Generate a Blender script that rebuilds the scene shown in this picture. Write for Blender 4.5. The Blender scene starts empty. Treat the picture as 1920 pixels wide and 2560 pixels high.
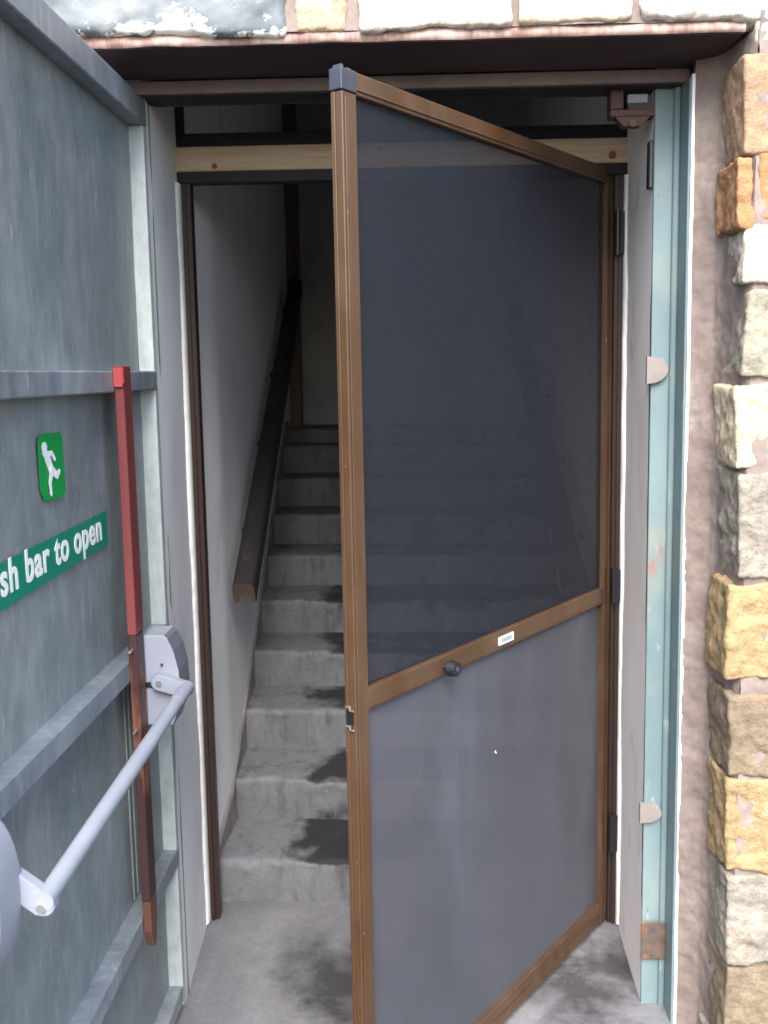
import bpy, bmesh, math, random
from mathutils import Vector, Matrix, noise
sc = bpy.context.scene
C = sc.collection
R = math.radians
random.seed(7)

# ------------------------------------------------------------------ camera
cam = bpy.data.cameras.new('camera')
co = bpy.data.objects.new('camera', cam); C.objects.link(co)
cam.sensor_fit = 'VERTICAL'; cam.sensor_height = 36; cam.sensor_width = 27
cam.lens = 33.85
cam.clip_start = 0.02; cam.clip_end = 500
_r = Vector((0.99927254, -0.00760009, -0.03737149))
_d = Vector((0.03590072, -0.14312737, 0.98905293))
_v = Vector((0.01286578, 0.9896751, 0.1427504))
right = Vector((_r[0], _d[0], -_v[0])); down = Vector((_r[1], _d[1], -_v[1])); fwd = Vector((_r[2], _d[2], -_v[2]))
M = Matrix(((right[0], -down[0], -fwd[0], 0), (right[1], -down[1], -fwd[1], -2.15), (right[2], -down[2], -fwd[2], 1.69), (0, 0, 0, 1)))
co.matrix_world = M
cam.dof.use_dof = True; cam.dof.focus_distance = 2.1; cam.dof.aperture_fstop = 5.6
sc.camera = co

# ------------------------------------------------------------------ light
SUN_EL, SUN_AZ = 45, 180          # azimuth clockwise from +Y (behind the camera, to its right)
w = bpy.data.worlds.new('World'); sc.world = w; w.use_nodes = True
nt = w.node_tree
bg = nt.nodes['Background']
sky = nt.nodes.new('ShaderNodeTexSky'); sky.sky_type = 'NISHITA'; sky.sun_disc = False
sky.sun_elevation = R(SUN_EL); sky.sun_rotation = R(SUN_AZ)
sky.dust_density = 2.0; sky.air_density = 1.0; sky.ozone_density = 1.0
nt.links.new(sky.outputs[0], bg.inputs[0]); bg.inputs[1].default_value = 0.15
sl = bpy.data.lights.new('sun', 'SUN'); sl.energy = 2.1; sl.angle = R(36); sl.color = (1, 0.965, 0.93)
so = bpy.data.objects.new('sun', sl); C.objects.link(so)
dirv = Vector((math.sin(R(SUN_AZ)) * math.cos(R(SUN_EL)), math.cos(R(SUN_AZ)) * math.cos(R(SUN_EL)), math.sin(R(SUN_EL))))
so.rotation_euler = dirv.to_track_quat('Z', 'Y').to_euler()
so.location = (2, -4, 6)
sc.view_settings.view_transform = 'Standard'; sc.view_settings.look = 'None'
sc.view_settings.exposure = 1.8; sc.view_settings.gamma = 1
sc.cycles.max_bounces = 10; sc.cycles.diffuse_bounces = 6; sc.cycles.transparent_max_bounces = 12

# ------------------------------------------------------------------ materials
def newmat(name):
    m = bpy.data.materials.new(name); m.use_nodes = True
    return m, m.node_tree, m.node_tree.nodes['Principled BSDF']
def N(nt, t, **k):
    n = nt.nodes.new(t)
    for a, b in k.items():
        if a in n.inputs.keys(): n.inputs[a].default_value = b
        else: setattr(n, a, b)
    return n
def tex_noise(nt, scale, stretch=(1, 1, 1), detail=6, rough=.6, dist=0.0, off=(0, 0, 0)):
    tc = nt.nodes.new('ShaderNodeTexCoord'); mp = nt.nodes.new('ShaderNodeMapping')
    mp.inputs['Scale'].default_value = stretch; mp.inputs['Location'].default_value = off
    nt.links.new(tc.outputs['Object'], mp.inputs[0])
    n = nt.nodes.new('ShaderNodeTexNoise')
    n.inputs['Scale'].default_value = scale; n.inputs['Detail'].default_value = detail
    n.inputs['Roughness'].default_value = rough; n.inputs['Distortion'].default_value = dist
    nt.links.new(mp.outputs[0], n.inputs['Vector'])
    return n.outputs['Fac']
def ramp(nt, src, stops):
    r = nt.nodes.new('ShaderNodeValToRGB')
    el = r.color_ramp.elements
    while len(el) > 1: el.remove(el[-1])
    el[0].position = stops[0][0]; el[0].color = (*stops[0][1], 1)
    for p, c in stops[1:]:
        e = el.new(p); e.color = (*c, 1)
    nt.links.new(src, r.inputs[0])
    return r.outputs[0]
def gray(nt, src, a, b):
    return ramp(nt, src, [(a, (0, 0, 0)), (b, (1, 1, 1))])
def mix(nt, fac, a, b, mode='MIX'):
    m = nt.nodes.new('ShaderNodeMix'); m.data_type = 'RGBA'; m.blend_type = mode
    if isinstance(fac, float): m.inputs[0].default_value = fac
    else: nt.links.new(fac, m.inputs[0])
    for v, i in ((a, 6), (b, 7)):
        if isinstance(v, tuple): m.inputs[i].default_value = (*v, 1)
        else: nt.links.new(v, m.inputs[i])
    return m.outputs[2]
def bump(nt, bsdf, src, strength=.3, dist=.002):
    b = nt.nodes.new('ShaderNodeBump'); b.inputs['Strength'].default_value = strength; b.inputs['Distance'].default_value = dist
    nt.links.new(src, b.inputs['Height']); nt.links.new(b.outputs[0], bsdf.inputs['Normal'])
def setin(nt, bsdf, key, src):
    if isinstance(src, (int, float)): bsdf.inputs[key].default_value = src
    elif isinstance(src, tuple): bsdf.inputs[key].default_value = (*src, 1)
    else: nt.links.new(src, bsdf.inputs[key])

def varied(name, c1, c2, scale=4, rough=.6, stretch=(1, 1, 1), c3=None, s3=20, bumpv=.2, bscale=60, metal=0.0, bdist=.001, lo=.35, hi=.65):
    m, t, b = newmat(name)
    n1 = tex_noise(t, scale, stretch)
    col = ramp(t, n1, [(lo, c1), (hi, c2)])
    if c3:
        n2 = tex_noise(t, s3, stretch, detail=4, off=(3, 1, 2))
        col = mix(t, gray(t, n2, .58, .7), col, c3)
    setin(t, b, 'Base Color', col); b.inputs['Roughness'].default_value = rough; b.inputs['Metallic'].default_value = metal
    bump(t, b, tex_noise(t, bscale, (1, 1, 1), detail=4), bumpv, bdist)
    return m

def galv(name, c1, c2, c3, streak, rough=.42, metal=.35, rust=True):
    m, t, b = newmat(name)
    n1 = tex_noise(t, 4.2, (1, 1, .6), detail=10, rough=.72, dist=.3)
    col = ramp(t, n1, [(.3, c1), (.5, c2), (.7, c3)])
    n2 = tex_noise(t, 42, (1, 1, .16), detail=6)                      # thin runs down the sheet
    col = mix(t, .45, col, mix(t, gray(t, n2, .52, .80), col, streak))
    n4 = tex_noise(t, 34, (1, 1, .5), detail=9, rough=.8)
    col = mix(t, .45, col, ramp(t, n4, [(.35, (.5, .5, .52)), (.65, (1, 1, 1))]), 'MULTIPLY')
    if rust:
        n3 = tex_noise(t, 7, (1, 1, .5), detail=8, rough=.7, off=(5, 2, 9))
        col = mix(t, gray(t, n3, .60, .78), col, (.16, .12, .085))
    n5 = tex_noise(t, 75, (1, 1, .22), detail=4, off=(1, 7, 3))
    col = mix(t, gray(t, n5, .64, .74), col, (.42, .45, .45))
    setin(t, b, 'Base Color', col); b.inputs['Metallic'].default_value = metal
    rr = ramp(t, n1, [(.3, (rough - .08,) * 3), (.7, (rough + .15,) * 3)])
    t.links.new(rr, b.inputs['Roughness'])
    bump(t, b, n4, .25, .0015)
    return m
m_sheet = galv('galvanised_sheet', (.155, .19, .20), (.235, .27, .28), (.33, .365, .37), (.46, .49, .49), .48, .15)
m_rail = galv('galvanised_rail', (.17, .20, .235), (.26, .295, .33), (.40, .43, .46), (.54, .57, .60), .42, .3)
m_strip = galv('galvanised_strip', (.34, .39, .38), (.44, .49, .48), (.56, .61, .60), (.68, .72, .70), .5, .1)

# teal painted frame
m_teal, t, b = newmat('teal_paint')
n1 = tex_noise(t, 3, (1, 1, .6), detail=6)
col = ramp(t, n1, [(.3, (.11, .165, .18)), (.55, (.145, .21, .22)), (.75, (.21, .265, .265))])
n2 = tex_noise(t, 28, (1, 1, .35), detail=6, off=(4, 4, 4))
col = mix(t, gray(t, n2, .62, .72), col, (.30, .35, .33))
n3 = tex_noise(t, 9, (1, 1, .25), detail=5, off=(8, 1, 4))
col = mix(t, gray(t, n3, .66, .69), col, (.25, .09, .08))
n5 = tex_noise(t, 70, (1, 1, .5), detail=4, off=(6, 6, 6))
col = mix(t, gray(t, n5, .68, .74), col, (.10, .085, .075))
n6 = tex_noise(t, 2.5, (1, 1, .8), detail=5, off=(1, 2, 12))
col = mix(t, gray(t, n6, .52, .72), col, (.24, .25, .20))
setin(t, b, 'Base Color', col); b.inputs['Roughness'].default_value = .5
bump(t, b, n2, .25, .0015)

m_plaster = varied('cream_plaster', (.76, .71, .68), (.86, .81, .78), 2.5, .8, (1, 1, .6), (.62, .56, .52), 9, .25, 40)
m_white = varied('white_painted_plaster', (.74, .76, .79), (.83, .85, .88), 3, .8, (1, 1, .35), (.66, .66, .66), 8, .3, 45)
m_seal = varied('white_sealant', (.82, .82, .80), (.9, .9, .88), 8, .5)
m_lug = varied('tan_plaster_lug', (.20, .17, .16), (.26, .225, .21), 12, .85)
m_block = varied('bare_blockwork', (.30, .32, .31), (.42, .44, .42), 5, .9, bumpv=.5)
m_ceil = varied('dim_ceiling', (.34, .34, .33), (.42, .42, .41), 3, .9)

# brown aluminium
m_brown, t, b = newmat('brown_aluminium')
n1 = tex_noise(t, 14, (1, 1, .05), detail=4)
col = ramp(t, n1, [(.3, (.062, .031, .0145)), (.7, (.085, .044, .021))])
n2 = tex_noise(t, 5, (1, 1, .5), detail=7, rough=.7, off=(4, 2, 1))                  # grime and fading
col = mix(t, gray(t, n2, .42, .75), col, (.105, .066, .040))
n3 = tex_noise(t, 40, (1, 1, .12), detail=5, rough=.7, off=(9, 2, 1))
col = mix(t, gray(t, n3, .62, .72), col, (.040, .022, .013))
n4 = tex_noise(t, 120, (1, 1, .4), detail=2, off=(2, 5, 7))
col = mix(t, gray(t, n4, .72, .76), col, (.20, .15, .11))
setin(t, b, 'Base Color', col)
t.links.new(ramp(t, n2, [(.35, (.30,) * 3), (.65, (.5,) * 3)]), b.inputs['Roughness']); b.inputs['Metallic'].default_value = .15
m_dkbrown, t, b = newmat('dark_brown_aluminium')
n1 = tex_noise(t, 14, (1, 1, .05), detail=4)
setin(t, b, 'Base Color', ramp(t, n1, [(.3, (.022, .012, .010)), (.7, (.040, .022, .018))]))
b.inputs['Roughness'].default_value = .35
m_black = varied('black_frame', (.006, .006, .008), (.011, .011, .014), 8, .7)
m_blackp = varied('black_plastic', (.008, .008, .010), (.015, .015, .018), 20, .4)
m_cap = varied('grey_plastic', (.030, .034, .048), (.042, .048, .066), 20, .5)
m_redrod = varied('red_primer', (.135, .028, .028), (.19, .042, .040), 9, .5, (1, 1, .3), (.15, .045, .038), 14, .2, 50)
m_rodlow = varied('brown_primer', (.032, .013, .013), (.052, .020, .019), 9, .5, (1, 1, .3), (.33, .13, .07), 8, .2, 50)
m_rust = varied('rusty_steel', (.055, .048, .045), (.13, .085, .06), 22, .8, (1, 1, 1), (.20, .085, .04), 24, .6, 70)
m_redbr = varied('red_oxide_steel', (.05, .018, .016), (.085, .030, .026), 12, .6)
m_silver, t, b = newmat('silver_grey_paint')
n1 = tex_noise(t, 9, detail=3)
setin(t, b, 'Base Color', ramp(t, n1, [(.35, (.235, .255, .305)), (.65, (.265, .285, .335))])); b.inputs['Roughness'].default_value = .55; b.inputs['Specular IOR Level'].default_value = .25
bump(t, b, tex_noise(t, 400, detail=2), .06, .0005)
m_cover, t, b = newmat('grey_cover_paint')
setin(t, b, 'Base Color', ramp(t, tex_noise(t, 9), [(.35, (.13, .145, .175)), (.65, (.16, .175, .205))])); b.inputs['Roughness'].default_value = .3
m_chrome, t, b = newmat('bright_steel')
setin(t, b, 'Base Color', ramp(t, tex_noise(t, 30), [(.3, (.6, .6, .6)), (.7, (.75, .75, .74))])); b.inputs['Metallic'].default_value = .9; b.inputs['Roughness'].default_value = .3
m_lintel, t, b = newmat('red_oxide_lintel')
n1 = tex_noise(t, 10, (.5, 1, 1), detail=8)
col = ramp(t, n1, [(.3, (.030, .015, .016)), (.6, (.05, .026, .026)), (.8, (.09, .055, .05))])
setin(t, b, 'Base Color', col); b.inputs['Roughness'].default_value = .75
bump(t, b, n1, .4, .003)
m_lintedge, t, b = newmat('lintel_edge_smeared_mortar')
n1 = tex_noise(t, 22, (1, 1, .12), detail=8, rough=.7)
n2 = tex_noise(t, 4, (1, 1, 1), detail=5, off=(2, 2, 2))
col = mix(t, gray(t, n1, .42, .62), (.20, .11, .09), (.40, .30, .25))
col = mix(t, gray(t, n2, .5, .7), col, (.52, .43, .37))
setin(t, b, 'Base Color', col); b.inputs['Roughness'].default_value = .8
bump(t, b, n1, .4, .002)
m_timber, t, b = newmat('pine_timber')
n1 = tex_noise(t, 5, (.5, 8, 9), detail=6, dist=1.2)
n2 = tex_noise(t, 24, (.35, 3, 5), detail=4)
col = ramp(t, n1, [(.3, (.44, .33, .23)), (.5, (.55, .43, .31)), (.7, (.64, .52, .39))])
col = mix(t, .3, col, ramp(t, n2, [(.3, (.6, .5, .4)), (.7, (1, 1, 1))]), 'MULTIPLY')
setin(t, b, 'Base Color', col); b.inputs['Roughness'].default_value = .7
m_knot = varied('timber_knot', (.16, .045, .025), (.26, .09, .05), 90, .7)
m_handrail = varied('dark_stained_handrail', (.010, .008, .011), (.017, .013, .015), 9, .75, (1, .2, 1), (.035, .028, .028), 30, .2, 60)
m_railend = varied('bare_rail_end', (.060, .038, .028), (.095, .06, .043), 20, .6)
m_post = varied('red_brown_post', (.11, .06, .048), (.16, .09, .07), 9, .6, (1, 1, .2))

# concrete with damp patches
def concrete(name, c1, c2, dark, seed, steps=False):
    m, t, b = newmat(name)
    n1 = tex_noise(t, 5, detail=8, rough=.65, off=(seed, 0, 0))
    col = ramp(t, n1, [(.3, c1), (.7, c2)])
    n2 = tex_noise(t, 3.4, (1.0, 1, 1), detail=9, rough=.62, off=(seed * 2, 3, 0), dist=.2)
    tc = t.nodes.new('ShaderNodeTexCoord'); sep = t.nodes.new('ShaderNodeSeparateXYZ'); t.links.new(tc.outputs['Object'], sep.inputs[0])
    mr = t.nodes.new('ShaderNodeMapRange'); mr.inputs[1].default_value = -.50; mr.inputs[2].default_value = -.30; mr.inputs[3].default_value = -.15; mr.inputs[4].default_value = .08
    t.links.new(sep.outputs[0], mr.inputs[0])
    ad = t.nodes.new('ShaderNodeMath'); ad.operation = 'ADD'; t.links.new(n2, ad.inputs[0]); t.links.new(mr.outputs[0], ad.inputs[1])
    src = ad.outputs[0]
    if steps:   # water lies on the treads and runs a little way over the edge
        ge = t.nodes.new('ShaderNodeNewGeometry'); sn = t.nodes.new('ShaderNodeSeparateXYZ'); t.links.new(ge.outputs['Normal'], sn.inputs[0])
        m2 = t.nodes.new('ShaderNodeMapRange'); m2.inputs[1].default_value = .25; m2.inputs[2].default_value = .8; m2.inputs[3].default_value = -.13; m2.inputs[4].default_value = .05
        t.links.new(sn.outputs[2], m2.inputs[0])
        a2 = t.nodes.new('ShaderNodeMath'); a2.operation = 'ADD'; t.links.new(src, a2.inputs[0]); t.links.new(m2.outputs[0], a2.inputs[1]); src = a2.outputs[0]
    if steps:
        col = mix(t, gray(t, sn.outputs[2], .3, .8), col, mix(t, .75, col, (.19, .193, .208)))     # light balance put into the colour: treads paler than risers
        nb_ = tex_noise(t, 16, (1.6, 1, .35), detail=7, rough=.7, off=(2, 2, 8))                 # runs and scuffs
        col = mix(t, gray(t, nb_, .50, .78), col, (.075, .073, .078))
    col = mix(t, gray(t, src, .49 if steps else .505, .60 if steps else .68), col, dark)
    n3 = tex_noise(t, 60, (1, 1, 1), detail=5)
    col = mix(t, .5, col, ramp(t, n3, [(.3, (.62, .60, .58)), (.7, (1, 1, 1))]), 'MULTIPLY')
    n4 = tex_noise(t, 130, detail=2, off=(9, 9, 1))
    col = mix(t, gray(t, n4, .74, .78), col, (.6, .6, .58))
    setin(t, b, 'Base Color', col); b.inputs['Roughness'].default_value = .85
    bump(t, b, n3, .5, .003)
    return m
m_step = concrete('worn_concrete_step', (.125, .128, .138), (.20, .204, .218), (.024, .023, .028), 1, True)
m_floor = concrete('dusty_threshold_concrete', (.145, .145, .155), (.24, .24, .257), (.05, .048, .053), 4)
m_ground = varied('yard_tarmac', (.055, .053, .05), (.085, .08, .076), 1.2, .9, (1, 1, 1), (.11, .10, .095), 5, .5, 40)

# insect mesh: a fine net modelled by its cover (threads) and its openings
def netmat(name, thread, cover, wav):
    m = bpy.data.materials.new(name); m.use_nodes = True; t = m.node_tree
    b = t.nodes['Principled BSDF']; out = t.nodes['Material Output']
    n = tex_noise(t, 2.2, (1, 1, .6), detail=3, dist=.8)
    col = ramp(t, n, [(.3, tuple(c * .86 for c in thread)), (.7, tuple(c * 1.16 for c in thread))])
    nd = tex_noise(t, 5, (1, 1, .35), detail=6, off=(3, 8, 1))                       # settled dust
    col = mix(t, gray(t, nd, .50, .85), col, tuple(c * 1.45 for c in thread))
    setin(t, b, 'Base Color', col)
    b.inputs['Roughness'].default_value = .6
    tr = t.nodes.new('ShaderNodeBsdfTransparent'); mx = t.nodes.new('ShaderNodeMixShader')
    f = cover
    wv = t.nodes.new('ShaderNodeTexWave'); wv.wave_type = 'RINGS'; wv.rings_direction = 'SPHERICAL'
    wv.inputs['Scale'].default_value = 14; wv.inputs['Distortion'].default_value = 2.5; wv.inputs['Detail'].default_value = 1
    tc = t.nodes.new('ShaderNodeTexCoord'); mp = t.nodes.new('ShaderNodeMapping'); mp.inputs['Location'].default_value = (.34, .48, -.16)
    mp.inputs['Scale'].default_value = (1, 1, .4)
    t.links.new(tc.outputs['Object'], mp.inputs[0]); t.links.new(mp.outputs[0], wv.inputs[0])
    mr = t.nodes.new('ShaderNodeMapRange'); mr.inputs[3].default_value = f - wav; mr.inputs[4].default_value = f + wav
    t.links.new(wv.outputs['Fac'], mr.inputs[0]); 
    wn = tex_noise(t, 330, (1, 1, 1), detail=1)                         # weave grain
    m3 = t.nodes.new('ShaderNodeMapRange'); m3.inputs[1].default_value = .3; m3.inputs[2].default_value = .7; m3.inputs[3].default_value = -.035; m3.inputs[4].default_value = .035
    t.links.new(wn, m3.inputs[0]); a3 = t.nodes.new('ShaderNodeMath'); a3.operation = 'ADD'; t.links.new(mr.outputs[0], a3.inputs[0]); t.links.new(m3.outputs[0], a3.inputs[1])
    t.links.new(a3.outputs[0], mx.inputs[0])
    t.links.new(tr.outputs[0], mx.inputs[1]); t.links.new(b.outputs[0], mx.inputs[2]); t.links.new(mx.outputs[0], out.inputs[0])
    return m
m_net1 = netmat('fine_insect_net', (.0055, .0075, .0135), .81, .003)
m_net2 = netmat('close_insect_net', (.058, .060, .073), .90, .014)

def flat(name, c, rough=.5):
    m, t, b = newmat(name)
    setin(t, b, 'Base Color', ramp(t, tex_noise(t, 25), [(.3, tuple(x * .93 for x in c)), (.7, c)])); b.inputs['Roughness'].default_value = rough
    return m
m_exit = flat('bright_green_vinyl', (.0, .30, .055)); m_pushg = flat('sea_green_vinyl', (.0, .21, .125)); m_wht = flat('white_vinyl', (.85, .87, .85))
m_labgr = flat('grey_print', (.25, .32, .33))

# stone: per-stone colour lives in a colour attribute, mottled by noise
m_stone, t, b = newmat('rough_sandstone')
at = t.nodes.new('ShaderNodeAttribute'); at.attribute_name = 'Col'
n1 = tex_noise(t, 9, detail=9, rough=.7, dist=.4)
n2 = tex_noise(t, 34, detail=7, rough=.7, off=(2, 5, 1))
col = mix(t, .75, at.outputs['Color'], ramp(t, n1, [(.3, (.55, .52, .48)), (.5, (.95, .9, .84)), (.7, (1.0, 1.0, 1.0))]), 'MULTIPLY')
n3 = tex_noise(t, 6, (1, 1, 1), detail=5, off=(7, 7, 7))
col = mix(t, gray(t, n3, .56, .70), col, mix(t, .55, at.outputs['Color'], (.42, .24, .12)))
n4 = tex_noise(t, 12, detail=7, rough=.75, off=(1, 9, 4))
col = mix(t, gray(t, n4, .60, .72), col, mix(t, .5, at.outputs['Color'], (.22, .22, .17)))
col = mix(t, .45, col, ramp(t, n2, [(.35, (.5, .48, .45)), (.6, (1, 1, 1))]), 'MULTIPLY')
n5 = tex_noise(t, 90, detail=4, off=(4, 1, 6))
col = mix(t, .4, col, ramp(t, n5, [(.35, (.5, .47, .44)), (.6, (1, 1, 1))]), 'MULTIPLY')
setin(t, b, 'Base Color', col); b.inputs['Roughness'].default_value = .9
bump(t, b, n2, 1.0, .010)
m_slate, t, b = newmat('blue_grey_stone_with_white_patches')
n1 = tex_noise(t, 7, detail=8, rough=.65, dist=.8)
col = ramp(t, n1, [(.3, (.11, .13, .14)), (.55, (.19, .21, .22)), (.75, (.27, .29, .285))])
tc = t.nodes.new('ShaderNodeTexCoord'); sp = t.nodes.new('ShaderNodeSeparateXYZ'); t.links.new(tc.outputs['Object'], sp.inputs[0])
mr = t.nodes.new('ShaderNodeMapRange'); mr.inputs[1].default_value = 2.37; mr.inputs[2].default_value = 2.50; mr.inputs[3].default_value = .10; mr.inputs[4].default_value = -.10
t.links.new(sp.outputs[2], mr.inputs[0])
n2 = tex_noise(t, 8, (1, 1, 1.6), detail=9, rough=.7, off=(3.3, 0, 1))
ad = t.nodes.new('ShaderNodeMath'); ad.operation = 'ADD'; t.links.new(n2, ad.inputs[0]); t.links.new(mr.outputs[0], ad.inputs[1])
col = mix(t, gray(t, ad.outputs[0], .545, .56), col, (.80, .77, .70))
setin(t, b, 'Base Color', col); b.inputs['Roughness'].default_value = .85
bump(t, b, n1, .6, .006)
m_mortar, t, b = newmat('pink_lime_mortar')
n1 = tex_noise(t, 6, detail=8, rough=.7)
n2 = tex_noise(t, 45, (1, 1, .5), detail=6, rough=.7)
col = ramp(t, n1, [(.3, (.16, .125, .108)), (.55, (.25, .20, .175)), (.75, (.36, .30, .265))])
col = mix(t, .4, col, ramp(t, n2, [(.3, (.6, .57, .55)), (.6, (1, 1, 1))]), 'MULTIPLY')
setin(t, b, 'Base Color', col); b.inputs['Roughness'].default_value = .95
bump(t, b, n2, .6, .005)

# ------------------------------------------------------------------ builders
def root(name, loc, label=None, cat=None, group=None):
    o = bpy.data.objects.new(name, None); C.objects.link(o); o.location = loc
    o.empty_display_size = .05
    tag(o, label, cat, group); return o
def tag(o, label=None, cat=None, group=None, kind=None):
    if label: o['label'] = label
    if cat: o['category'] = cat
    if group: o['group'] = group
    if kind: o['kind'] = kind
    elif cat: o['kind'] = 'thing'
    return o
def worldloc(o):
    v = Vector((0, 0, 0))
    while o: v += o.location; o = o.parent
    return v
def lean(bm):
    # the old opening is slightly out of plumb on its right side
    for v in bm.verts:
        if v.co.y > -2: v.co.x += .011 * (1.1 - v.co.z) * max(0, min(1.1, (v.co.x + .67) / 1.3))
def link(name, bm, mats, parent=None, smooth=False, loc=None, recalc=True):
    """bm is in world coordinates; the object gets its origin at its parent's (or at loc)."""
    if recalc: bmesh.ops.recalc_face_normals(bm, faces=bm.faces)
    lean(bm)
    base = worldloc(parent) if parent else Vector(loc or (0, 0, 0))
    if base.length > 0: bmesh.ops.translate(bm, verts=bm.verts, vec=-base)
    me = bpy.data.meshes.new(name); bm.to_mesh(me); bm.free()
    for m in (mats if isinstance(mats, (list, tuple)) else [mats]): me.materials.append(m)
    if smooth:
        for p in me.polygons: p.use_smooth = True
    o = bpy.data.objects.new(name, me); C.objects.link(o)
    if parent: o.parent = parent
    elif loc: o.location = loc
    return o
def hexa(bm, p, bev=.0, seg=1, mi=0):
    """p: 8 corners, bottom loop then top loop"""
    vs = [bm.verts.new(q) for q in p]
    fs = [bm.faces.new([vs[i] for i in f]) for f in ((0, 3, 2, 1), (4, 5, 6, 7), (0, 1, 5, 4), (1, 2, 6, 5), (2, 3, 7, 6), (3, 0, 4, 7))]
    for f in fs: f.material_index = mi
    if bev > 0:
        es = list({e for f in fs for e in f.edges})
        r = bmesh.ops.bevel(bm, geom=es, offset=bev, segments=seg, affect='EDGES', profile=.6)
        for f in r['faces']: f.material_index = mi
def box(bm, x0, x1, y0, y1, z0, z1, bev=.0, seg=1, mi=0):
    hexa(bm, [(x0, y0, z0), (x1, y0, z0), (x1, y1, z0), (x0, y1, z0), (x0, y0, z1), (x1, y0, z1), (x1, y1, z1), (x0, y1, z1)], bev, seg, mi)
def B(name, x0, x1, y0, y1, z0, z1, mat, parent=None, bev=.0015, seg=1, loc=None):
    bm = bmesh.new(); box(bm, x0, x1, y0, y1, z0, z1, bev, seg); return link(name, bm, mat, parent, loc=loc)
def cyl(bm, a, b_, r, n=24, r2=None, mi=0, cap=True):
    a = Vector(a); b_ = Vector(b_); d = (b_ - a); L = d.length
    q = d.to_track_quat('Z', 'Y').to_matrix().to_4x4()
    res = bmesh.ops.create_cone(bm, cap_ends=cap, segments=n, radius1=r, radius2=r if r2 is None else r2, depth=L,
                                matrix=Matrix.Translation((a + b_) / 2) @ q)
    fs = {f for v in res['verts'] for f in v.link_faces}
    for f in fs:
        f.material_index = mi; f.smooth = len(f.verts) == 4
        if len(f.verts) != 4:
            for e in f.edges: e.smooth = False
    return res['verts']
def prism(bm, prof, axis_a, axis_b, origin, ext, bev=0, mi=0):
    """prof: list (a,b); extruded by vector ext"""
    A = Vector(axis_a); Bv = Vector(axis_b); O = Vector(origin); E = Vector(ext)
    lo = [bm.verts.new(O + A * p + Bv * q) for p, q in prof]; hi = [bm.verts.new(v.co + E) for v in lo]
    f1 = bm.faces.new(lo); f2 = bm.faces.new(list(reversed(hi))); fs = [f1, f2]
    n = len(lo)
    for i in range(n): fs.append(bm.faces.new([lo[i], hi[i], hi[(i + 1) % n], lo[(i + 1) % n]]))
    for f in fs: f.material_index = mi
    if bev:
        es = list(set(f1.edges) | set(f2.edges))
        r = bmesh.ops.bevel(bm, geom=es, offset=bev, segments=3, affect='EDGES', profile=.5)
        for f in r['faces']: f.material_index = mi
    return fs
def wavy_sheet(bm, x_of, y0, y1, z0, z1, ny, nz, amp, seed=0, mi=0):
    """gently uneven plaster face: x = x_of(y) + noise"""
    g = []
    for j in range(nz + 1):
        row = []
        for i in range(ny + 1):
            y = y0 + (y1 - y0) * i / ny; z = z0 + (z1 - z0) * j / nz
            row.append(bm.verts.new((x_of(y) + amp * noise.noise(Vector((seed, y * 3, z * 2.2))) + amp * .3 * noise.noise(Vector((seed, y * 14, z * 11))), y, z)))
        g.append(row)
    for j in range(nz):
        for i in range(ny):
            f = bm.faces.new((g[j][i], g[j][i + 1], g[j + 1][i + 1], g[j + 1][i])); f.smooth = True; f.material_index = mi
    return g

# ------------------------------------------------------------------ ground, floor, ceiling
bm = bmesh.new(); n = 24
bmesh.ops.create_grid(bm, x_segments=n, y_segments=n, size=60)
bmesh.ops.translate(bm, verts=bm.verts, vec=(0, -59.8, -.06))
tag(link('ground', bm, m_ground), kind='structure')
bm = bmesh.new()
g = []
for j in range(41):
    g.append([bm.verts.new((-.95 + 1.9 * i / 60, .05 + 1.05 * j / 40, .0 + .0035 * noise.noise(Vector((i * .12, j * .12, 3))) - (.02 if j == 0 else 0))) for i in range(61)])
for j in range(40):
    for i in range(60): bm.faces.new((g[j][i], g[j][i + 1], g[j + 1][i + 1], g[j + 1][i])).smooth = True
box(bm, -.95, .95, -.02, .052, -.1, -.012, .006)
tag(link('floor', bm, m_floor, recalc=False), kind='structure')
tag(B('ceiling', -1.3, 1.2, .32, 4.3, 3.4, 3.5, m_ceil, bev=0), kind='structure')

# ------------------------------------------------------------------ plastered passage walls
LW = lambda y: -.645 - (y - .22) * .065 if y < .64 else (-.672 + (y - .64) * .04 if y < 1.0 else -.6576 - (y - 1.0) * .045)
RW = lambda y: .572 + (y - .25) * .045 if y < .64 else .5895 + (y - .64) * .02
def passage_wall(name, fx, y0, y1, side, mat, label, seed):
    bm = bmesh.new()
    wavy_sheet(bm, fx, y0, y1, -.02, 3.4, 90, 90, .004, seed)
    back = fx(y1) + side * .25
    box(bm, min(back, back + side * .1), max(back, back + side * .1), y0, y1, -.02, 3.4)
    # front and far ends closing the thickness
    xa = fx(y0); box(bm, min(xa + side * .006, back), max(xa + side * .006, back), y0 + .001, y0 + .02, -.02, 3.4)
    return tag(link(name, bm, mat, recalc=False), label, 'wall')
wl = passage_wall('passage_wall', LW, .225, 4.05, -1, m_white, 'white painted wall on the left of the stairs, carrying the long dark handrail', 1.3)
# right: cream reveal continues as wall
wr = passage_wall('passage_wall', RW, .262, 4.05, 1, m_plaster, 'cream plastered wall beside the teal door frame, on the right of the screen door', 5.1)
bm = bmesh.new()
box(bm, -1.2, 1.2, 3.9, 4.05, 1.0, 3.4)
tag(link('end_wall', bm, m_block), 'dim grey wall at the head of the stairs', 'wall')

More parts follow.
